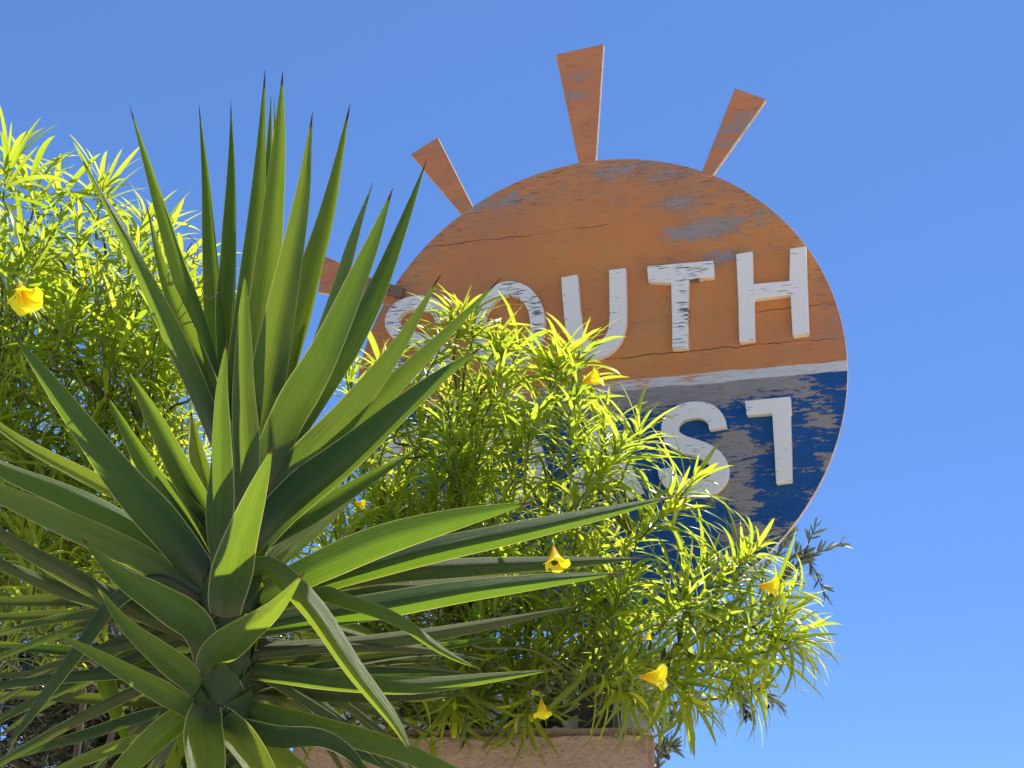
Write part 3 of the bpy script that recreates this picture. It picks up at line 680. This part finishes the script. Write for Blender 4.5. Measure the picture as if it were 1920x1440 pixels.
poly1 = [(560, 1000), (640, 830), (760, 800), (850, 700), (960, 700), (1060, 740), (1110, 800), (1160, 870), (1210, 930), (1250, 980), (1120, 1040), (1100, 1080), (1190, 1130), (1330, 1130), (1400, 1150), (1440, 1200), (1390, 1250), (1280, 1270), (1150, 1260), (1000, 1270), (850, 1260), (700, 1290), (560, 1280), (500, 1100)]
def od1(x, y): dx = (x - 850) / 450; dyv = (1280 - y) / 400; return dx * .9 + .1, max(.15, dyv * 1.0 + .25)
sh1 = shrub('flowering_shrub', 'narrow leaved shrub with yellow trumpet flowers growing across the lower part of the sign', G1,
      [[(900, 1380, 3.45), (870, 1150, 3.3), (860, 850, 3.3)], [(950, 1380, 3.45), (1000, 1150, 3.25), (1040, 850, 3.2)], [(980, 1380, 3.45), (1100, 1200, 3.2), (1180, 1000, 3.15)],
       [(1000, 1375, 3.4), (1180, 1280, 3.15), (1340, 1180, 3.15)], [(860, 1375, 3.45), (720, 1250, 3.4), (640, 950, 3.4)], [(1000, 1370, 3.4), (1120, 1290, 3.1), (1240, 1250, 3.1)]],
      man, poly1, 160, (3.0, 3.45),
      [(1106, 712, 2.72, (1, -.35, .45), .062), (1040, 1042, 2.6, (.15, -.35, -1), .064), (1437, 1100, 2.72, (1, -.5, -.15), .056), (1220, 1270, 2.7, (1, -.5, -.1), .068), (1016, 1325, 2.8, (.1, -.25, -1), .05), (672, 945, 2.75, (1, -.3, -.2), .03), (1212, 1196, 2.75, (1, -.2, .3), .026)], outdir=od1)
G2 = (at(60, 1440, 3.4).x, 3.4, 0)
man2 = [((x0, y0 + 45), (x1, y1 + 45), A, B) for (x0, y0), (x1, y1), A, B in [((15, 350), (12, 260), 2.8, 2.8), ((340, 600), (385, 500), 3.2, 3.2), ((270, 470), (300, 390), 3.2, 3.2), ((360, 700), (395, 590), 3.2, 3.2), ((100, 400), (105, 300), 3.1, 3.1), ((180, 400), (195, 300), 3.1, 3.05), ((240, 450), (275, 370), 3.1, 3.1), ((310, 520), (345, 440), 3.1, 3.1), ((60, 360), (50, 290), 3.0, 3.0),
        ((320, 580), (370, 520), 3.1, 3.1), ((230, 540), (250, 450), 3.0, 3.0), ((140, 480), (150, 390), 3.0, 2.95), ((290, 600), (320, 540), 2.95, 2.95), ((30, 500), (50, 410), 2.9, 2.9), ((210, 660), (240, 570), 2.95, 2.95), ((100, 640), (120, 560), 2.9, 2.9)]]
poly2 = [(-160, 350), (20, 370), (120, 380), (210, 400), (280, 460), (340, 530), (370, 590), (390, 800), (400, 1000), (250, 1110), (-160, 1110)]
sh2 = shrub('flowering_shrub', 'narrow leaved shrub with yellow flower at the left edge behind the yucca', G2,
      [[(-40, 1400, 3.4), (40, 1150, 3.5), (-20, 900, 3.4), (30, 500, 3.3)], [(150, 1400, 3.5), (90, 1200, 3.5), (190, 950, 3.4), (200, 500, 3.3)], [(200, 1400, 3.4), (300, 1250, 3.5), (250, 1000, 3.4), (310, 620, 3.3)], [(0, 1300, 3.4), (-100, 900, 3.4), (-100, 500, 3.4)]],
      man2, poly2, 235, (2.9, 3.5), [(42, 548, 2.35, (.55, -.4, -.85), .082), (-14, 332, 2.6, (.3, -.3, -.8), .04)], LF=.18, outdir=lambda x, y: ((x - 100) / 400, 1.0 if y < 700 else .55))

# ------------------------------------------------------------------ olive tree behind the sign, dark tree at the lower left
LV = [leafmesh(random.uniform(-.2, .6), random.uniform(.16, .24), .2, 4, random.uniform(-.6, .6), True) for _ in range(10)]
LM = [mesh('leaf', V, F, UV, [random.random()] * len(V)) for V, UV, F in LV]
LM2 = [m_.copy() for m_ in LM]
OX = at(1100, 1440, 4.7); olive = empty('olive_tree', (OX.x, 4.7, 0)); tag(olive, 'grey green olive tree showing behind the right edge of the sign', 'tree')
inv = Matrix.Translation((-OX.x, -4.7, 0)); items = []
b = MB(); b.tube(catmull([(OX.x, 4.7, 0), (OX.x + .05, 4.72, .8), (OX.x - .02, 4.7, 1.6), at(1150, 1330, 4.7)], 16), [.07 - .045 * i / 16 for i in range(17)], 10); b.build('trunk', MAT['bark'], olive, True).matrix_parent_inverse = inv
fork = at(1150, 1330, 4.7)
spr = [[(1380, 1200, 4.7), (1450, 1110, 4.6), (1500, 1050, 4.6), (1530, 985, 4.6)], [(1380, 1200, 4.7), (1450, 1110, 4.6), (1500, 1055, 4.6), (1578, 1018, 4.6)], [(1400, 1180, 4.7), (1480, 1050, 4.6), (1515, 1050, 4.6), (1550, 1122, 4.6)],
       [(1360, 1150, 4.7), (1420, 1080, 4.65), (1465, 1030, 4.6), (1480, 1000, 4.6)], [(1340, 1310, 4.6), (1370, 1290, 4.5), (1420, 1290, 4.5), (1465, 1325, 4.5)], [(1340, 1310, 4.6), (1370, 1300, 4.5), (1390, 1310, 4.5), (1400, 1345, 4.5)],
       [(1340, 1250, 4.6), (1380, 1180, 4.6), (1430, 1150, 4.6), (1500, 1085, 4.6)], [(1330, 1240, 4.7), (1400, 1230, 4.7), (1440, 1210, 4.7), (1480, 1200, 4.7)], [(1250, 1420, 4.6), (1240, 1390, 4.6), (1250, 1360, 4.6), (1265, 1340, 4.6)],
       [(1225, 1440, 4.6), (1235, 1420, 4.6), (1245, 1405, 4.6), (1262, 1400, 4.6)], [(1300, 1200, 4.7), (1320, 1150, 4.7), (1350, 1110, 4.7), (1400, 1080, 4.7)]]
for sp in spr:
    C = catmull([fork] + [at(*q) for q in sp], 24); b = MB(); b.tube(C, [.008 - .0065 * i / 24 for i in range(25)], 5); b.build('branch', MAT['bark'], olive, True).matrix_parent_inverse = inv
    for j in range(62):
        i0 = 8 + j / 62 * 15.99; i1 = int(i0); p = C[i1].lerp(C[i1 + 1], i0 - i1); ax = (C[i1 + 1] - C[i1]).normalized(); rad = vrand(1).normalized(); rad = (rad - ax * rad.dot(ax)).normalized()
        l = ax * random.uniform(.5, 1.1) + rad * random.uniform(.4, .9); items.append((random.randrange(10), leaf_matrix(p, l, vrand(1), random.uniform(.04, .06)), random.random()))
split_leaves(items, LV, LM, MAT['olive'], olive, inv, lambda it: (1 if proj(it[1].translation)[0] > 1440 else .5) * it[1].to_scale()[0])
for (x, y) in ((1400, 1336), (1407, 1342), (1398, 1347), (1440, 1325), (1315, 1325), (1322, 1333), (1412, 1336)):
    bmm = bmesh.new(); bmesh.ops.create_icosphere(bmm, subdivisions=2, radius=.0065); me = bpy.data.meshes.new('berry'); bmm.to_mesh(me); bmm.free()
    for q in me.vertices: q.co.z *= 1.3
    o = link('berry', me, MAT['berry'], olive); o.location = at(x, y, 4.5) - Vector((OX.x, 4.7, 0))

DX = at(200, 1440, 5.6); dark = empty('dark_leaved_tree', (DX.x, 5.6, 0)); tag(dark, 'dark twiggy tree with small leaves in the lower left behind the yucca', 'tree')
inv = Matrix.Translation((-DX.x, -5.6, 0)); items = []; tb = MB()
b = MB(); F0 = at(200, 1500, 5.6); b.tube([Vector((DX.x, 5.6, 0)), Vector((DX.x + .05, 5.6, .8)), F0], [.11, .09, .07], 12); b.build('trunk', MAT['bark'], dark, True).matrix_parent_inverse = inv
for k in range(20):
    e = at(-150 + k * 50 + random.uniform(-30, 30), random.uniform(1130, 1330), random.uniform(5.0, 6.2)); C = catmull([F0, F0.lerp(e, .5) + vrand(.08), e], 12)
    b = MB(); b.tube(C, [.028 - .02 * i / 12 for i in range(13)], 7); b.build('branch', MAT['bark'], dark, True).matrix_parent_inverse = inv
    for j in range(46):
        p0 = C[random.randrange(3, 13)]; d = Vector((random.gauss(0, 1), random.gauss(0, 1), random.gauss(.1, .6))).normalized(); Ln = random.uniform(.15, .42)
        T = catmull([p0, p0 + d * Ln * .5 + vrand(.03), p0 + d * Ln - Vector((0, 0, .04))], 6); tb.tube(T, [.004 - .003 * i / 6 for i in range(7)], 4)
        for q in range(44):
            i0 = random.uniform(1, 5.99); i1 = int(i0); p = T[i1].lerp(T[i1 + 1], i0 - i1); x, y, _ = proj(p)
            if y < 1120: continue
            items.append((random.randrange(10), leaf_matrix(p, (d + vrand(.8)), vrand(1), random.uniform(.03, .055)), random.random()))
o = tb.build('twigs', MAT['bark'], dark, True); o.matrix_parent_inverse = inv; tag(o, kind='stuff')
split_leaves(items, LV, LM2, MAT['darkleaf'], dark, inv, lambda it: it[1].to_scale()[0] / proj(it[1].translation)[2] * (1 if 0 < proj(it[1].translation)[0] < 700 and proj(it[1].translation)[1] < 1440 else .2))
